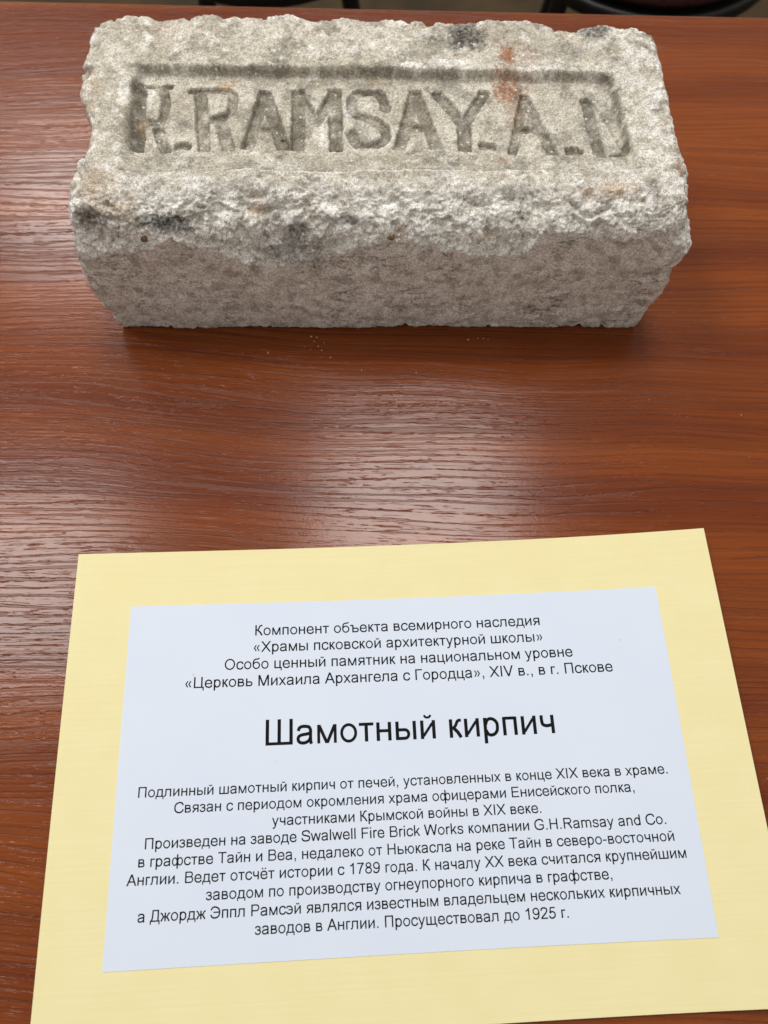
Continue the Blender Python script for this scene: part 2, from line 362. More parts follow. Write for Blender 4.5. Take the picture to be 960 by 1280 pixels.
def build_brick():
    HX, HY, HZ = 120., 53.5, 35.            # half sizes
    CX, CY = -2.0, 204.3 + HY
    nx, ny, nz = 500, 226, 146
    ax = np.linspace(-HX, HX, nx + 1); ay = np.linspace(-HY, HY, ny + 1); az = np.linspace(-HZ, HZ, nz + 1)
    idx = -np.ones((nx + 1, ny + 1, nz + 1), dtype=np.int64)
    surf = np.zeros(idx.shape, bool)
    for k in (0, -1): surf[k] = True; surf[:, k] = True; surf[:, :, k] = True
    ids = np.argwhere(surf); idx[surf] = np.arange(len(ids))
    Q = np.stack([ax[ids[:, 0]], ay[ids[:, 1]], az[ids[:, 2]]], 1)
    def quads(A, flip):
        a = A[:-1, :-1].ravel(); b = A[1:, :-1].ravel(); c = A[1:, 1:].ravel(); d = A[:-1, 1:].ravel()
        return np.stack([a, d, c, b] if flip else [a, b, c, d], 1)
    F = np.concatenate([quads(idx[:, :, -1], False), quads(idx[:, :, 0], True), quads(idx[:, 0, :], False), quads(idx[:, -1, :], True),
                        quads(idx[0], True), quads(idx[-1], False)])
    # rounding with an uneven radius
    n1 = gn(Q, 22., 3.1); n2 = gn(Q, 9., 9.7)
    ft = smooth(30, 14, HY + Q[:, 1]) * smooth(30, 14, HZ - Q[:, 2]) * (.35 + .65 * smooth(HX, HX - 26, np.abs(Q[:, 0])))      # the broken front top edge
    rad = 4.6 + 1.6 * n1 + .5 * n2 + ft * (9.0 + 3.5 * n1 + 1.5 * n2)
    rad = rad * (1 - .62 * smooth(-22, -31, Q[:, 2]))
    rad = np.clip(rad, 1.4, 19)[:, None]
    H = np.array([HX, HY, HZ]); C = np.clip(Q, -H + rad, H - rad); D = Q - C; dl = np.linalg.norm(D, axis=1)[:, None]
    nrm = D / dl; P = C + rad * nrm
    edge = 1 - np.clip((np.abs(nrm).max(1) - .70) / .3, 0, 1)
    edge = smooth(0, .55, edge)
    near = smooth(9, 2, np.sort(H - np.abs(Q), axis=1)[:, 1])            # close to any edge
    # world millimetres
    P = P + np.array([CX, CY, HZ]); Q0 = P.copy()
    u = (Q[:, 0]) / HX; v = Q[:, 1] / HY
    fb = smooth(250, 215, P[:, 1]); wz = smooth(52, 66, P[:, 2])
    XL = interp(LEFT_LINE, P[:, 1]) * wz + (interp(LEFT_FRONT, P[:, 2]) * fb + -119.5 * (1 - fb)) * (1 - wz)
    XR = interp(RIGHT_LINE, P[:, 1]) * wz + (interp(RIGHT_FRONT, P[:, 2]) * fb + 114 * (1 - fb)) * (1 - wz)
    P[:, 0] += (XL - (CX - HX)) * np.clip(-u, 0, 1) ** 3 + (XR - (CX + HX)) * np.clip(u, 0, 1) ** 3
    cz = smooth(38, 54, P[:, 2]) * smooth(242, 226, P[:, 1])
    P[:, 0] -= 1.7 * np.clip(-u, 0, 1) ** 4 * cz
    P[:, 0] += 1.0 * np.clip(u, 0, 1) ** 4 * cz
    P[:, 0] += 2.6 * np.clip(-u, 0, 1) ** 6 * np.exp(-((P[:, 1] - 252) / 9) ** 2) * smooth(30, 50, P[:, 2])
    YB = interp(BACK_LINE, P[:, 0]); P[:, 1] += (YB - (CY + HY)) * np.clip(v, 0, 1) ** 3 * smooth(10, 60, P[:, 2])
    # relief
    zt = P[:, 2]
    brk = interp(BREAK_LINE, P[:, 0]) + .9 * gn(P, 3.2, 1.) + 1.3 * gn(P, 8., 2.) + .8 * gn(P, 1.5, 2.5) + smooth(55, 75, P[:, 0]) * 3.5 * gn(P, 4.5, 6.)
    frontw = smooth(.35, .75, -nrm[:, 1])
    P[:, 1] += np.clip(P[:, 2] - brk + .6, 0, 22) * .30 * smooth(240, 212, P[:, 1])
    topw = smooth(.5, .9, nrm[:, 2])
    broken = smooth(-.6, .9, P[:, 2] - brk) * smooth(238, 214, P[:, 1]) * (1 - .0 * topw)    # rough broken band
    broken_top = smooth(231, 210, P[:, 1] + 4 * gn(P, 10., 5.)) 
    broken = broken * np.maximum(frontw, broken_top)
    rough = np.clip(.42 + .40 * near + 1.25 * broken + .25 * topw, 0, 1.9)
    rough = np.where((frontw > .5) & (broken < .3), rough * .62, rough)
    disp = 1.1 * gn(P, 34., 11.) + .55 * gn(P, 13., 4.) * (1 + .15 * near + broken)
    disp += rough * (.50 * gn(P, 5.2, 6.) + .42 * gn(P, 2.6, 8.) + .34 * gn(P, 1.35, 2.) + .20 * gn(P, .8, 5.))
    # flakes broken from the edges
    rid = 1 - np.abs(gn(P, 11., 21.)) * 2
    disp -= near * smooth(.55, .95, rid) * 1.9 * smooth(-.1, .35, gn(P, 26., 23.))
    # smooth face steps in behind the broken band
    disp += frontw * (broken - .55) * .7
    # pits
    pit = smooth(.42, .72, gn(P, 2.1, 14.)) * .45 + smooth(.45, .7, gn(P, 4.6, 17.)) * .7 * (near + broken)
    disp -= pit + frontw * (1 - broken) * smooth(.5, 1., 1 - np.abs(fbm(Q0 * np.array([.45, 1, 1.5]), 7., 4, 77.)) * 9) * smooth(0, .4, gn(Q0, 15., 79.)) * .5
    N_ = nrm.copy()
    # ---------------- stamped panel
    XY = P[:, :2].copy()
    wob = np.stack([.5 * gn(P, 7., 31.), .5 * gn(P, 6., 33.)], 1) + np.stack([.22 * gn(P, 1.8, 35.), .22 * gn(P, 1.8, 37.)], 1)
    W = XY + wob
    TL, TR, BR_, BL_ = [np.array(q) for q in ((-101.5, 284.2), (93.6, 279.2), (97.8, 227.6), (-100.5, 227.2))]
    def side(a, b):                    # distance inside of the edge a->b (clockwise)
        d = (b - a) / np.linalg.norm(b - a); n = np.array([d[1], -d[0]]); return (W - a) @ n
    dT, dR, dB, dL = side(TL, TR), side(TR, BR_), side(BR_, BL_), side(BL_, TL)
    rec = np.minimum.reduce([smooth(-.5, 2.2, dT), smooth(-.4, 3.8, dR), (.42 * smooth(-.15, .9, dB) + .18 * smooth(1, 10.5, dB) + .40 * smooth(9.8, 11.4, dB)) , smooth(-1.5, 4.5, dL)])
    rec = np.where(P[:, 2] > 40, rec, 0) * smooth(.5, .8, nrm[:, 2])
    inside = (np.minimum.reduce([dT, dR, dB, dL]) > -.2) & (P[:, 2] > 50) & (nrm[:, 2] > .6)
    lip = smooth(-.6, .4, dB) * smooth(2.2, .6, dB) * .5 * inside
    depth = 4.3 * rec + lip
    letter_id = np.full(len(P), -1)
    ldep = np.zeros(len(P)); wl = XY + .35 * np.stack([gn(P, 3., 41.), gn(P, 3., 43.)], 1) + .2 * np.stack([gn(P, 1.2, 45.), gn(P, 1.2, 47.)], 1)
    sel = np.where(inside)[0]
    for li, (nm, strokes) in enumerate(LETTERS):
        s_ = np.zeros(len(sel)); m_ = np.full(len(sel), 9.)
        ally = [q[1] for pts, _ in strokes for q in pts]; hb = .9 if nm != 'dot' else 2.3
        cap = np.maximum(wl[sel, 1] - max(ally) - hb, min(ally) - hb * .6 - wl[sel, 1])
        for pts, hw in strokes:
            d = poly_dist(wl[sel], smooth_path(pts)) - hw * .5 - (.5 if hw > 1.2 else 0)
            d = np.maximum(d, cap)
            m_ = np.minimum(m_, d)
            s_ = np.maximum(s_, smooth(.35, -.5, d) * (.4 if hw < 1.2 else 1.))
        ldep[sel] = np.maximum(ldep[sel], s_ * 2.0)
        letter_id[sel[m_ < .15]] = li
    wear = .8 + .5 * gn(P, 9., 51.) - .55 * smooth(-80, -86, P[:, 0]) * smooth(-.1, .4, gn(P, 6., 53.)) + .25 * smooth(.1, .5, gn(P, 4., 55.))
    ldep *= np.clip(wear, .3, 1.25)
    disp = np.where(rec > .5, disp * .8, disp)
    P = P + N_ * disp[:, None]
    P[:, 2] -= depth + ldep
    # ---------------- colour (albedo): fired clay, lime crust, soot, rust, and shade painted round the panel
    def c3(*a): return np.array(a)[None, :]
    def mx(C, c, f): return C * (1 - f[:, None]) + c * f[:, None]
    Cc = np.repeat(c3(.51, .475, .395), len(P), 0)
    Cc = mx(Cc, c3(.64, .61, .53), smooth(-.35, .4, fbm(Q0, 24., 4, 61., .6)) * .9)
    Cc = mx(Cc, c3(.30, .28, .235), smooth(.0, .55, fbm(Q0, 13., 5, 64., .65)) * .7)
    # front face: browner, worn clay
    fr = frontw * (1 - smooth(.1, .6, broken))
    Cf = np.repeat(c3(.68, .63, .575), len(P), 0)
    Cf = mx(Cf, c3(.77, .735, .69), smooth(-.1, .5, fbm(Q0 * np.array([.6, 1, 1.4]), 9., 4, 71.)) * .8)
    Cf = mx(Cf, c3(.33, .29, .25), smooth(.05, .5, fbm(Q0, 6., 4, 74.)) * .6)
    Cf = mx(Cf, c3(.52, .50, .45), smooth(12, 3, P[:, 2] + 3 * gn(Q0, 7., 4.)) * .45)
    crk = 1 - np.abs(fbm(Q0 * np.array([.45, 1, 1.5]), 7., 4, 77.)) * 9
    Cf = mx(Cf, c3(.13, .11, .09), smooth(.2, .9, crk) * smooth(-.15, .3, gn(Q0, 15., 79.)) * .75)
    Cf = mx(Cf, c3(.62, .58, .52), smooth(.35, .6, fbm(Q0 * np.array([.5, 1, 1.6]), 3.2, 3, 78.)) * .55)
    Cc = Cc * (1 - fr[:, None]) + Cf * fr[:, None]
    # lime crust on the broken band, the rims and in flecks
    lm = fbm(Q0, 8., 5, 81., .62)
    limef = np.clip((.62 + .38 * smooth(-.3, .1, lm)) * smooth(.05, .6, broken) * (1 - .4 * topw) * smooth(-.55, -.1, fbm(Q0, 3.4, 4, 82., .65)), 0, 1)
    bz = P[:, 2] - brk
    rimline = np.exp(-((bz - 2.2) / 2.0) ** 2) * smooth(238, 212, P[:, 1]) * smooth(-.45, .15, fbm(Q0, 5., 3, 83.)) * (1 - .6 * smooth(62, 78, P[:, 0]))
    grey = smooth(.0, .45, fbm(Q0, 7., 4, 86.)) * broken * smooth(3, 7, bz) * .55
    Cc = mx(Cc, c3(.27, .255, .225), grey)
    rimw = near * (1 - fr) * smooth(-.1, .45, lm) * .75
    right = smooth(60, 108, P[:, 0]) * topw * smooth(-.15, .45, lm) * .6
    low = topw * smooth(255, 222, P[:, 1]) * smooth(-.05, .5, fbm(Q0, 14., 4, 84.)) * .55
    flecks = smooth(.38, .6, fbm(Q0, 4.5, 3, 87.)) * .6 * (1 - .6 * fr)
    for f in (rimw, right, low, limef * (1 - .6 * grey), flecks, rimline * .95): Cc = mx(Cc, c3(.86, .85, .81), np.clip(f, 0, 1) * (1 - .55 * rec))
    for (x, y, rx, ry, s) in ((-94.5, 271, 1.6, 4.5, .8), (-90, 246, 1.4, 4, .6), (-21, 262, 1.2, 9, .5), (12, 282.5, 5, 2.2, 1), (27, 284.5, 8, 2, .9), (-28, 291, 6, 5, .5), (-14, 263, 2.2, 5, .9), (-25, 251, 1.3, 7, .9), (-104, 268, 3, 9, .7), (2, 290, 20, 7, .25), (-96, 262, 2.5, 8, .25), (60, 281, 12, 2.4, .75), (-25, 227.6, 75, 1.5, .7), (105, 255, 5, 26, .45)):  # the long thin entry is a highlight painted along the panel's lower lip
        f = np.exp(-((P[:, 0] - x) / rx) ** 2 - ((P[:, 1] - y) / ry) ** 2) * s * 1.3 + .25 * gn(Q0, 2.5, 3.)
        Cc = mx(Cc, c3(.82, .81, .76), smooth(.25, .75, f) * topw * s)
    # grime packed in the letters and recess corners; wall shade painted in too
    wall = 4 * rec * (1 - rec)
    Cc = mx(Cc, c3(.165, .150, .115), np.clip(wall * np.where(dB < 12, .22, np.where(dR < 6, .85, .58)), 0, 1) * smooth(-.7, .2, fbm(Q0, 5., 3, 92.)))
    Cc = mx(Cc, c3(.20, .185, .15), inside * np.exp(-((dB - 1.0) / .8) ** 2) * smooth(-.5, .2, fbm(Q0, 9., 3, 93.)) * .6)  # dark line inside the lower lip, painted as shade to show the step
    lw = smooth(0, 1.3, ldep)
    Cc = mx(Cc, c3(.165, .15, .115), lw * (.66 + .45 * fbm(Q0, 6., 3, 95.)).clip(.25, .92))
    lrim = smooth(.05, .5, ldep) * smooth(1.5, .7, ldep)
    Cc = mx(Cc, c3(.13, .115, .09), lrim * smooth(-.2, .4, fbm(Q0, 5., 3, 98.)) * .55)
    Cc = mx(Cc, c3(.12, .105, .085), smooth(.35, .75, fbm(Q0, 2.2, 2, 99.)) * .35 * (1 - .5 * fr))
    tone = {'soot': c3(.030, .030, .032), 'rust': c3(.31, .105, .03), 'tan': c3(.47, .30, .15), 'nodule': c3(.15, .08, .045)}
    for x, y, z, rx, ry, k, s in STAINS:
        if k in ('nodule',): continue
        q = ((P[:, 0] - x) / rx) ** 2 + ((P[:, 1] * .77 + P[:, 2] * .64 - y * .77 - z * .64) / (ry * 1.1)) ** 2 + 9. * (P[:, 1] > y + 14)
        f = np.exp(-q * .8)
        ed = fbm(P, 3.0, 4, 105., .7)
        f = np.clip(f * (1.2 if k == 'soot' else 1), 0, 1)
        amt = smooth(.08, .85, f + .30 * ed * (f > .02)) if k != 'tan' else smooth(.05, 1., f + .3 * ed * (f > .02))
        amt = amt * (.55 + .45 * smooth(-.35, .25, fbm(P, 1.6, 3, 108., .7)))
        Cc = mx(Cc, tone[k], np.clip(amt * s * (.86 if k == 'soot' else .80), 0, 1))
    Cc = np.clip(Cc, .01, .88)
    # ---------------- vertex normals of the whole
    fn = np.cross(P[F[:, 2]] - P[F[:, 0]], P[F[:, 3]] - P[F[:, 1]])
    vn = np.zeros_like(P)
    for k in range(4):
        for c in range(3): vn[:, c] += np.bincount(F[:, k], fn[:, c], len(P))
    vn /= np.linalg.norm(vn, axis=1)[:, None] + 1e-12
    # ---------------- region per face
    fin = inside[F].all(1)
    fl = letter_id[F]; flet = np.where((fl == fl[:, :1]).all(1), fl[:, 0], -1); flet = np.where(fin, flet, -1)
    O = np.array([CX, CY, 0.])
    root = tag(empty('fire_brick', (CX / 1000, CY / 1000, 0)), 'old pale grey fire brick with worn stamped capitals and chipped whitish edges', 'brick')
    def part(name, mask, parent, label=None):
        f = F[mask]; used, inv = np.unique(f, return_inverse=True)
        o = mesh_np(name, (P[used] - O) / 1000, inv.reshape(-1, 4), M_brick, parent, True)
        me = o.data
        ca = me.color_attributes.new('Col', 'FLOAT_COLOR', 'POINT')
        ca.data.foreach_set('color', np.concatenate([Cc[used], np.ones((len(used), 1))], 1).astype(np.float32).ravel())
        me.normals_split_custom_set_from_vertices(vn[used].astype(np.float32))
        if label: o['label'] = label
        return o
    part('brick_body', ~fin, root)
    panel = part('stamped_panel', fin & (flet < 0), root)
    for li, (nm, _) in enumerate(LETTERS):
        if (flet == li).sum() == 0: continue
        part('stamped_dot' if nm == 'dot' else 'stamped_letter', flet == li, panel, None if nm == 'dot' else nm)
    # iron nodules sitting in the clay
    for x, y, z, rx, ry, k, s in STAINS:
        if k != 'nodule': continue
        d = (P[:, 0] - x) ** 2 + (P[:, 1] * .77 + P[:, 2] * .64 - y * .77 - z * .64) ** 2 + 1e3 * (np.abs(P[:, 1] - y) > 15) + 1e3 * (P[:, 2] < 35); j = d.argmin(); c = P[j] - vn[j] * .35 * rx * .6
        V = []; Fq = []; nu, nv = 14, 9
        for a in range(nv + 1):
            for bb in range(nu):
                t = math.pi * a / nv; ph = 2 * math.pi * bb / nu
                V.append((math.sin(t) * math.cos(ph), math.sin(t) * math.sin(ph), math.cos(t)))
        V = np.array(V); V *= (1 + .28 * gn(V + x, .7))[:, None]
        for a in range(nv):
            for bb in range(nu): Fq.append((a * nu + bb, a * nu + (bb + 1) % nu, (a + 1) * nu + (bb + 1) % nu, (a + 1) * nu + bb))
        Vw = c + V * np.array([rx * .62, ry * .55, rx * .5]) * (.8 if s < .8 else 1)
        mesh_np('iron_nodule', (Vw - O) / 1000, [q[::-1] for q in Fq], M_nod, root, True)
M_nod = make_plain('rusty_nodule', (.15, .085, .05), .85, .3, 700, .6)
build_brick()

def crumb_mesh(seed):
    r_ = np.random.default_rng(seed); V = r_.normal(size=(14, 3)); V /= np.linalg.norm(V, axis=1)[:, None]; V *= r_.uniform(.7, 1, (14, 1)); V[:, 2] *= .7
    import bmesh
    bm = bmesh.new()
    for q in V: bm.verts.new(q)
    g = bmesh.ops.convex_hull(bm, input=bm.verts)
    bmesh.ops.delete(bm, geom=[e for e in g['geom_interior'] if isinstance(e, bmesh.types.BMVert)], context='VERTS')
    me = bpy.data.meshes.new('lime_crumb'); bm.to_mesh(me); bm.free(); me.materials.append(M_crumb); return me
cms = [crumb_mesh(i) for i in range(4)]
for i, (x, y, r_) in enumerate(CRUMBS):
    o = bpy.data.objects.new('lime_crumb', cms[i % 4]); COL.objects.link(o); o.location = (x / 1000, y / 1000, r_ / 1000 * .55)
    o.scale = (r_ / 1000,) * 3; o.rotation_euler = (0, 0, i * 1.7)
    tag(o, 'tiny pale crumb in the loose cluster below the middle of the brick', 'crumb', 'pale crumbs clustered below the brick')
for o in list(COL.objects):
    if o.name.startswith('lime_crumb'):
        xx = o.location.x * 1000
        if xx > 140: tag(o, 'lone pale speck on the desk at the far right edge of the photo', 'crumb')
        elif xx > 10: tag(o, 'tiny pale crumb of the few scattered right of the middle below the brick', 'crumb', 'crumbs right of the middle')
        elif abs(xx + 51.9) < .2: tag(o, 'single pale crumb left of the crumb cluster in front of the brick', 'crumb')

# ------------------------------------------------------------------ caption card (curling a little at its ends)
ZC = CARDP[19:]
def z_lift(u, v):
    U = u / .13; V = v / .1; c = ZC
    z = .01 * (c[0] + c[1] * U + c[2] * V + c[3] * U * U + c[4] * U * V + c[5] * V * V + c[6] * U ** 3 + c[7] * U * U * V + c[8] * U * V * V + c[9] * V ** 3)
    return np.maximum(z, 0) + .0002
CY_ = math.cos(CARDP[4]); SY_ = math.sin(CARDP[4])
def sheet(name, wd, hh, t, place, mat, parent, base, nx=50, ny=36):
    us = np.linspace(-wd / 2, wd / 2, nx + 1); vs = np.linspace(-hh / 2, hh / 2, ny + 1)
    U, V = np.meshgrid(us, vs, indexing='ij'); U = U.ravel(); V = V.ravel()
    cu, cv = place(U, V); z = z_lift(cu, cv) + base
    top = np.stack([cu, cv, z + t], 1); bot = np.stack([cu, cv, z], 1); n = len(top)
    I = np.arange(n).reshape(nx + 1, ny + 1)
    f = [np.stack([I[:-1, :-1].ravel(), I[1:, :-1].ravel(), I[1:, 1:].ravel(), I[:-1, 1:].ravel()], 1)]
    f.append(f[0][:, ::-1] + n)
    for line, fl in ((I[:, 0], 0), (I[:, -1], 1), (I[0], 1), (I[-1], 0)):
        q = np.stack([line[:-1], line[:-1] + n, line[1:] + n, line[1:]], 1) + 2 * n; f.append(q[:, ::-1] if fl else q)
    o = mesh_np(name, np.concatenate([top, bot, top, bot]), np.concatenate(f), mat, parent, False)
    me = o.data; sm = np.zeros(len(me.polygons), bool); sm[:2 * nx * ny] = True; me.polygons.foreach_set('use_smooth', sm)
    uv = me.uv_layers.new(name='UVMap'); li = np.zeros(len(me.loops), np.int32); me.loops.foreach_get('vertex_index', li)
    UV = np.stack([np.tile(U, 4), np.tile(V, 4)], 1)[li]; uv.data.foreach_set('uv', UV.astype(np.float32).ravel())
    return o
card = tag(empty('caption_card', (CARDP[2], CARDP[3], 0), CARDP[4]), 'pale yellow caption card with printed white sheet lying in front of the brick', 'card')
T_Y, T_W = .00035, .00012
sheet('yellow_backing', CARDP[5], CARDP[6], T_Y, lambda a, b: (a, b), M_yel, card, 0)
def w2c(a, b):
    c, s = math.cos(CARDP[9]), math.sin(CARDP[9]); return CARDP[7] + c * a - s * b, CARDP[8] + s * a + c * b
white = sheet('white_sheet', CARDP[10], CARDP[11], T_W, w2c, M_wht, card, T_Y + .00006)

# ---- a plain sans-serif alphabet drawn as strokes (units: 1/1000 of the type size)
SW, HW = 98, 87
def cat(pts, n=7):
    return smooth_path([tuple(map(float, p)) for p in pts], n)
def ell(cx, cy, rx, ry, a0, a1, n=22):
    k = max(4, int(abs(a1 - a0) / 360 * n * 1.3))
    return [(cx + rx * math.cos(R(a0 + (a1 - a0) * i / k)), cy + ry * math.sin(R(a0 + (a1 - a0) * i / k))) for i in range(k + 1)]
def S_(p, w_=84): return ('s', p, w_ + 9)
def v_(x, y0=0, y1=716, w_=SW): return ('q', [(x - w_ / 2, y0), (x + w_ / 2, y0), (x + w_ / 2, y1), (x - w_ / 2, y1)])
def h_(x0, x1, y, w_=HW): return ('q', [(x0, y - w_ / 2), (x1, y - w_ / 2), (x1, y + w_ / 2), (x0, y + w_ / 2)])
def d_(x0, y0, x1, y1, w_=104): return ('q', [(x0 - w_ / 2, y0), (x0 + w_ / 2, y0), (x1 + w_ / 2, y1), (x1 - w_ / 2, y1)])
X, C = 519, 716
def bowl(x0, x1, y0, y1, w_=HW):   # right-hand bowl from a stem at x0, outer right x1
    m = (x1 - w_ / 2); a, b = y0 + w_ / 2, y1 - w_ / 2; r = (b - a) / 2; xm = m - r * .95
    return [('s', [(x0, b), (xm, b)] + ell(xm, (a + b) / 2, m - xm, r, 90, -90)[1:-1] + [(xm, a), (x0, a)], w_ + 2)]
def o_(cx, cy, rx, ry, w_=84): return [('s', ell(cx, cy, rx - w_ / 2, ry - w_ / 2, 0, 360, 28), w_)]
def breve(cx, y): return [S_(cat([(cx - 95, y + 68), (cx - 60, y + 15), (cx, y - 2), (cx + 60, y + 15), (cx + 95, y + 68)]), 56)]
G = {}
def g(ch, adv, *parts):
    L_ = []
    for p in parts: L_ += p if isinstance(p, list) else [p]
    G[ch] = (adv, L_)
dot = lambda x: h_(x - 50, x + 50, 50, 100)
comma = [h_(88, 188, 50, 100), S_([(168, 10), (160, -70), (112, -128)], 44)]
# --- small letters shared by both scripts
aa = [S_(cat([(84, 365), (118, 452), (200, 488), (285, 488), (385, 468), (430, 390), (431, 300), (431, 130), (440, 50), (462, 0)]), 84),
      S_(cat([(425, 300), (330, 276), (200, 258), (110, 222), (78, 148), (108, 66), (200, 32), (300, 44), (390, 100), (428, 175)]), 82)]
g('а', 556, aa); g('a', 556, aa)
ee = [S_(cat([(492, 168), (450, 82), (368, 34), (278, 30), (160, 66), (88, 170), (82, 262), (100, 372), (175, 462), (280, 489), (390, 460), (458, 365), (470, 275)]), 84), h_(82, 510, 262, 74)]
g('е', 556, ee); g('e', 556, ee); g('ё', 556, ee, h_(140, 232, 660, 92), h_(328, 420, 660, 92))
g('о', 556, o_(278, 259, 243, 271)); g('o', 556, o_(278, 259, 243, 271))
cc = S_(cat([(455, 352), (415, 450), (340, 487), (262, 489), (150, 450), (88, 350), (82, 259), (92, 150), (155, 62), (262, 30), (350, 38), (425, 95), (460, 185)]), 84)
g('с', 500, cc); g('c', 500, cc)
pp = [v_(110, -199, X), S_(cat([(128, 330), (170, 440), (262, 488), (370, 458), (448, 370), (462, 262), (440, 140), (362, 54), (260, 30), (180, 66), (128, 170)]), 84)]
g('р', 556, pp); g('p', 556, pp)
yy = [d_(256, 0, 58, X, 96), d_(230, -20, 442, X, 96), S_(cat([(262, 40), (232, -60), (190, -140), (130, -166), (62, -156)]), 78)]
g('у', 500, yy); g('y', 500, yy)
xx_ = [d_(62, 0, 438, X, 108), d_(438, 0, 62, X, 108)]
g('х', 500, xx_); g('x', 500, xx_)
# --- Cyrillic small
g('б', 573, o_(286, 238, 245, 250), S_(cat([(88, 250), (86, 400), (120, 560), (200, 630), (330, 652), (430, 668), (470, 722)]), 78))
g('в', 531, v_(108, 0, X), bowl(108, 452, 238, X), bowl(108, 490, 0, 308))
g('г', 365, v_(110, 0, X), h_(66, 352, X - 40))
g('д', 583, h_(10, 573, 38, 76), v_(48, -150, 60, 76), v_(535, -150, 60, 76), S_([(96, 50), (140, 150), (158, 300), (162, 482)], 82), h_(122, 500, X - 38), v_(455, 0, X))
g('ж', 669, v_(334, 0, X), S_([(334, 262), (230, 268), (175, 330), (130, 440), (80, 480), (20, 480)], 78), S_([(334, 262), (438, 268), (493, 330), (538, 440), (588, 480), (648, 480)], 78),
  S_([(240, 268), (150, 150), (62, 0)], 88), S_([(428, 268), (518, 150), (606, 0)], 88))
g('з', 458, S_(cat([(62, 385), (100, 462), (205, 489), (320, 462), (362, 385), (310, 300), (215, 280), (160, 280)]), 78), S_(cat([(160, 276), (250, 274), (370, 225), (380, 140), (310, 52), (205, 30), (90, 70), (52, 155)]), 80))
ii = [v_(110, 0, X), v_(448, 0, X), d_(130, 60, 428, X - 62, 96)]
g('и', 559, ii); g('й', 559, ii, breve(279, 600))
g('к', 438, v_(110, 0, X), S_([(110, 264), (190, 272), (250, 340), (300, 450), (345, 482), (416, 482)], 78), S_([(190, 270), (300, 150), (392, 0)], 92))
g('л', 583, S_(cat([(12, 36), (70, 42), (112, 90), (135, 240), (138, 480)]), 80), h_(100, 500, X - 38), v_(457, 0, X))
g('м', 688, v_(108, 0, X, 84), v_(580, 0, X, 84), d_(344, 0, 112, X, 100), d_(344, 0, 576, X, 100))
g('н', 552, v_(110, 0, X), v_(442, 0, X), h_(110, 442, 278))
g('п', 542, v_(110, 0, X), v_(432, 0, X), h_(110, 432, X - 38))
g('т', 458, v_(229, 0, X), h_(18, 440, X - 38))
g('ф', 823, v_(411, -199, 716), o_(232, 259, 196, 271, 82), o_(590, 259, 196, 271, 82))
g('ц', 573, v_(110, 0, X), v_(436, 0, X), h_(110, 556, 38), v_(518, -150, 60, 76))
g('ч', 521, v_(412, 0, X), S_(cat([(104, 519), (106, 360), (130, 262), (215, 222), (320, 228), (412, 255)]), 86))
g('ш', 802, v_(110, 0, X), v_(401, 0, X), v_(692, 0, X), h_(110, 692, 38))
g('щ', 823, v_(108, 0, X), v_(386, 0, X), v_(664, 0, X), h_(108, 800, 38), v_(764, -150, 60, 76))
g('ъ', 625, v_(196, 0, X), h_(12, 196, X - 38), bowl(196, 592, 0, 326))
g('ы', 719, v_(110, 0, X), bowl(110, 480, 0, 326), v_(608, 0, X))
g('ь', 521, v_(110, 0, X), bowl(110, 490, 0, 326))
g('э', 510, S_(cat([(48, 365), (95, 455), (215, 489), (340, 450), (412, 350), (424, 259), (408, 150), (340, 62), (220, 30), (95, 68), (42, 165)]), 82), h_(170, 430, 270, 74))
g('ю', 750, v_(108, 0, X), h_(108, 270, 268, 76), o_(478, 259, 230, 271))
g('я', 542, v_(440, 0, X), S_([(440, 480), (210, 480), (140, 455), (106, 385), (112, 300), (170, 252), (240, 240), (440, 240)], 78), S_([(275, 240), (195, 150), (80, 0)], 90))
# --- Latin small
g('b', 556, v_(108, 0, C), S_(cat([(128, 170), (180, 66), (270, 30), (370, 62), (445, 150), (462, 262), (440, 380), (362, 462), (270, 488), (180, 446), (128, 340)]), 84))
g('d', 556, v_(448, 0, C), S_(cat([(428, 340), (376, 446), (286, 488), (190, 460), (108, 370), (82, 259), (108, 150), (190, 58), (286, 30), (376, 66), (428, 170)]), 84))
g('f', 278, v_(132, 0, 560), h_(10, 258, X - 36, 72), S_(cat([(132, 540), (136, 640), (190, 682), (276, 682)]), 78))
g('i', 222, v_(110, 0, X), v_(110, 616, C)); g('l', 222, v_(110, 0, C))
g('k', 500, v_(110, 0, C), d_(410, X, 140, 200, 110), d_(300, 250, 440, 0, 104)); G['k'] = (500, [v_(110, 0, C), d_(150, 175, 425, X, 118), d_(442, 0, 235, 320, 108)])
g('m', 833, v_(108, 0, X), v_(416, 0, 380), v_(724, 0, 380), S_(cat([(108, 380), (150, 450), (245, 488), (350, 468), (415, 370)]), 80), S_(cat([(416, 380), (458, 450), (553, 488), (660, 468), (723, 370)]), 80))
g('n', 556, v_(110, 0, X), v_(444, 0, 370), S_(cat([(110, 370), (160, 448), (265, 488), (385, 464), (443, 360)]), 82))
g('r', 333, v_(110, 0, X), S_(cat([(112, 330), (150, 430), (225, 482), (330, 470)]), 80))
g('s', 500, S_(cat([(418, 375), (375, 465), (250, 489), (130, 462), (92, 385), (140, 308), (250, 275), (375, 235), (420, 150), (370, 58), (250, 30), (115, 62), (70, 160)]), 80))
g('w', 722, d_(190, 0, 50, X, 96), d_(190, 0, 361, X, 96), d_(532, 0, 361, X, 96), d_(532, 0, 672, X, 96))
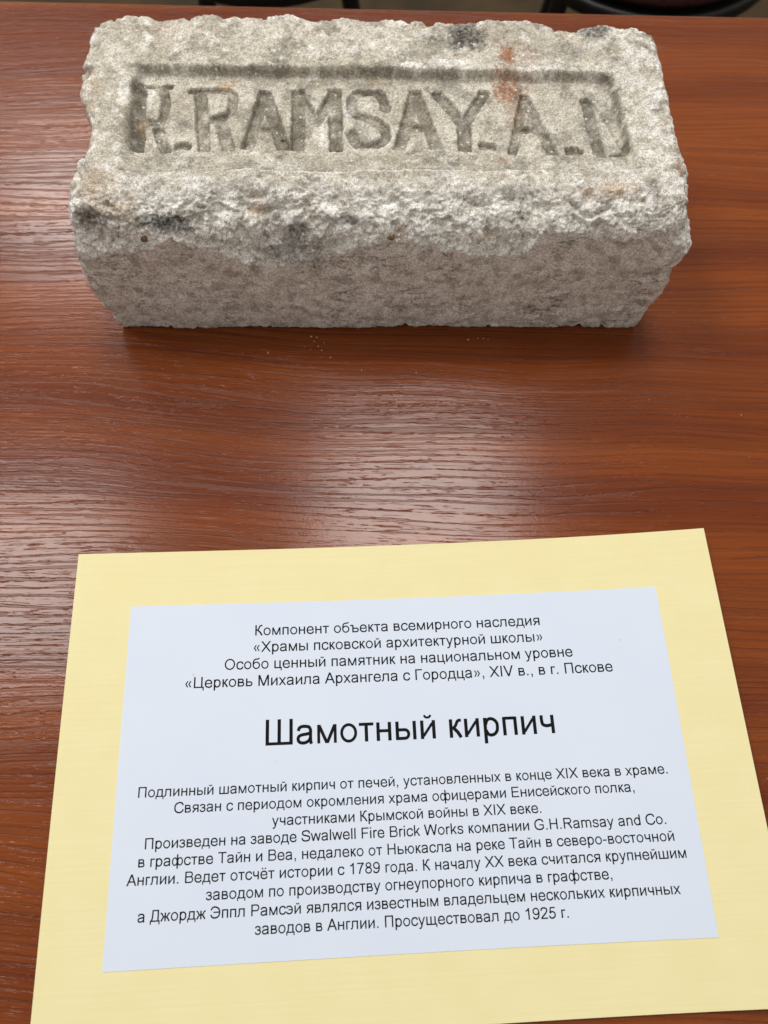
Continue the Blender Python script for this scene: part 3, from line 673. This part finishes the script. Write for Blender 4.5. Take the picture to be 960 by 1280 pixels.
# --- capitals
def Aa(adv=667): return [d_(50, 0, adv / 2, C, 108), d_(adv - 50, 0, adv / 2, C, 108), h_(170, adv - 170, 250)]
def Oo(cx, rx): return o_(cx, 358, rx, 371, 88)
Cc_ = S_(cat([(655, 505), (590, 630), (480, 684), (380, 686), (215, 630), (110, 500), (94, 358), (112, 210), (210, 80), (375, 30), (500, 40), (610, 120), (668, 240)]), 90)
g('А', 667, Aa()); g('Б', 656, v_(124), h_(124, 590, C - 40), bowl(124, 620, 0, 420)); g('В', 667, v_(120), bowl(120, 590, 345, C, 82), bowl(120, 624, 0, 425, 82)); g('B', 667, G['В'][1])
g('Г', 542, v_(122), h_(80, 532, C - 42, 84)); g('Д', 677, h_(12, 665, 42, 84), v_(52, -165, 60, 80), v_(625, -165, 60, 80), S_([(110, 50), (170, 220), (188, 420), (190, 676)], 86), h_(148, 590, C - 42, 84), v_(545))
g('Е', 667, v_(126), h_(126, 612, 42, 84), h_(126, 580, 370, 84), h_(126, 606, C - 42, 84))
g('К', 583, v_(120), S_([(120, 368), (230, 376), (300, 460), (370, 620), (430, 674), (545, 672)], 84), S_([(230, 374), (390, 220), (530, 0)], 98))
g('М', 833, v_(120), v_(713), d_(416, 0, 130, C, 108), d_(416, 0, 703, C, 108)); g('Н', 722, v_(126), v_(596), h_(126, 596, 376, 84)); g('H', 722, G['Н'][1])
g('О', 778, Oo(389, 341)); g('П', 719, v_(124), v_(594), h_(124, 594, C - 42, 84)); g('Р', 667, v_(124), bowl(124, 622, 290, C, 84)); g('С', 722, Cc_); g('C', 722, Cc_)
g('Т', 611, v_(306), h_(20, 592, C - 42, 84)); g('Х', 667, d_(60, 0, 604, C, 118), d_(606, 0, 64, C, 118)); g('X', 667, G['Х'][1])
g('Ц', 740, v_(122), v_(584), h_(122, 720, 42, 84), v_(682, -165, 60, 80)); g('Ш', 917, v_(122), v_(458), v_(795), h_(122, 795, 42, 84))
g('Э', 719, S_(cat([(60, 500), (130, 630), (240, 684), (345, 686), (500, 630), (605, 500), (624, 358), (605, 210), (500, 80), (345, 30), (220, 42), (110, 110), (52, 235)]), 88), h_(210, 640, 370, 80))
g('S', 667, S_(cat([(585, 505), (545, 630), (420, 684), (300, 684), (150, 640), (102, 530), (155, 430), (300, 385), (440, 352), (570, 290), (590, 185), (520, 72), (360, 30), (210, 45), (100, 120), (72, 235)]), 90))
g('F', 611, v_(126), h_(126, 580, C - 42, 84), h_(126, 530, 352, 84)); g('W', 944, d_(230, 0, 60, C, 106), d_(230, 0, 472, C, 104), d_(714, 0, 472, C, 104), d_(714, 0, 884, C, 106))
g('G', 778, S_(cat([(672, 510), (610, 630), (500, 684), (392, 686), (225, 630), (112, 500), (94, 358), (112, 205), (225, 75), (400, 30), (540, 50), (682, 130)]), 90), v_(668, 100, 370, 86), h_(400, 711, 330, 80))
g('R', 722, v_(126), bowl(126, 648, 330, C, 84), S_([(360, 366), (470, 270), (560, 130), (640, 0)], 96)); g('I', 278, v_(139)); g('V', 667, d_(334, 0, 56, C, 108), d_(334, 0, 611, C, 108))
# --- figures and signs
g('1', 556, v_(330), S_([(330, 670), (240, 580), (120, 520)], 80)); g('2', 556, S_(cat([(75, 500), (120, 640), (280, 676), (430, 630), (462, 510), (400, 380), (260, 240), (130, 120), (90, 60)]), 86), h_(45, 508, 42, 84))
g('5', 556, h_(160, 486, C - 45, 82), S_([(178, 680), (118, 345)], 84), S_(cat([(118, 330), (200, 400), (320, 418), (430, 350), (460, 235), (420, 105), (300, 35), (170, 40), (90, 120), (74, 190)]), 86))
g('7', 556, h_(48, 512, C - 45, 84), S_(cat([(468, 660), (370, 520), (270, 300), (215, 100), (205, 0)]), 90))
g('8', 556, o_(278, 540, 205, 176, 84), o_(278, 205, 235, 217, 86)); g('9', 556, o_(272, 485, 232, 232, 86), S_(cat([(462, 470), (458, 280), (400, 110), (300, 42), (200, 34), (110, 80), (75, 165)]), 86))
g('.', 278, dot(139)); g(',', 278, *comma); g('-', 333, h_(40, 293, 258, 86)); g(' ', 278)
def chev(x, s_): return S_([(x + 62 * s_, 470), (x - 62 * s_, 268), (x + 62 * s_, 66)], 66)
g('«', 556, chev(180, 1), chev(372, 1)); g('»', 556, chev(184, -1), chev(376, -1))

def stroke_mesh(pts, wd, V, F):
    P_ = [np.array(p, float) for p in pts]; closed = np.hypot(*(P_[0] - P_[-1])) < 1e-6; n = len(P_); b0 = len(V)
    for i in range(n):
        a = P_[i - 1] if i else (P_[-2] if closed else None); c_ = P_[i + 1] if i < n - 1 else (P_[1] if closed else None)
        d1 = (P_[i] - a) if a is not None else None; d2 = (c_ - P_[i]) if c_ is not None else None
        if d1 is None: d1 = d2
        if d2 is None: d2 = d1
        d1 = d1 / (np.hypot(*d1) + 1e-9); d2 = d2 / (np.hypot(*d2) + 1e-9)
        n1 = np.array([-d1[1], d1[0]]); n2 = np.array([-d2[1], d2[0]]); m = n1 + n2; m /= np.hypot(*m) + 1e-9
        k = wd / 2 / max(.45, m @ n1); V.append(P_[i] - m * k); V.append(P_[i] + m * k)
    for i in range(n - 1): F.append((b0 + 2 * i, b0 + 2 * i + 2, b0 + 2 * i + 3, b0 + 2 * i + 1))
def text_line(txt, em, x_c, y, name):
    tot = sum(G[c][0] for c in txt); x = -tot / 2; V = []; F = []
    for c in txt:
        adv, prs = G[c]
        for pr in prs:
            k = len(V); Vl = []; Fl = []
            if pr[0] == 'q':
                Vl = [np.array(q, float) for q in pr[1]]; Fl = [(0, 1, 2, 3)]
            else: stroke_mesh(pr[1], pr[2], Vl, Fl)
            V += [q + np.array([x, 0]) for q in Vl]; F += [tuple(k + i for i in q) for q in Fl]
        x += adv
    V = np.array(V) / 1000 * em; V[:, 0] += x_c; V[:, 1] += y
    a = CARDP[9] + CARDP[13]; c, s = math.cos(a), math.sin(a)
    cu = CARDP[7] + CARDP[12] + c * V[:, 0] - s * V[:, 1]; cv = CARDP[8] + s * V[:, 0] + c * V[:, 1]
    z = z_lift(cu, cv) + T_Y + T_W + .00006 + .00002
    mesh_np(name, np.stack([cu, cv, z], 1), F, M_ink, white)
HEAD = ["Компонент объекта всемирного наследия", "«Храмы псковской архитектурной школы»", "Особо ценный памятник на национальном уровне", "«Церковь Михаила Архангела с Городца», XIV в., в г. Пскове"]
BODY = ["Подлинный шамотный кирпич от печей, установленных в конце XIX века в храме.", "Связан с периодом окромления храма офицерами Енисейского полка,", "участниками Крымской войны в XIX веке.",
        "Произведен на заводе Swalwell Fire Brick Works компании G.H.Ramsay and Co.", "в графстве Тайн и Веа, недалеко от Ньюкасла на реке Тайн в северо-восточной",
        "Англии. Ведет отсчёт истории с 1789 года. К началу XX века считался крупнейшим", "заводом по производству огнеупорного кирпича в графстве,", "а Джордж Эппл Рамсэй являлся известным владельцем нескольких кирпичных", "заводов в Англии. Просуществовал до 1925 г."]
EM = .004939 * CARDP[18]; SP = CARDP[14] * EM
for i, t in enumerate(HEAD): text_line(t, EM * 16 / 14, 0, CARDP[16] - i * SP * 16 / 14, 'text_line')
text_line("Шамотный кирпич", EM * 36 / 14, .0026, CARDP[15], 'title_line')
for i, t in enumerate(BODY): text_line(t, EM, 0, CARDP[17] - i * SP, 'text_line')

# stools standing on the floor behind the desk
stool((-.145, 1.040, -.74), R(8), 'dark stool behind the desk whose rim just shows above the left half of the brick')
stool((.325, 1.000, -.74), R(-14), 'dark red stool behind the desk above the right end of the brick')
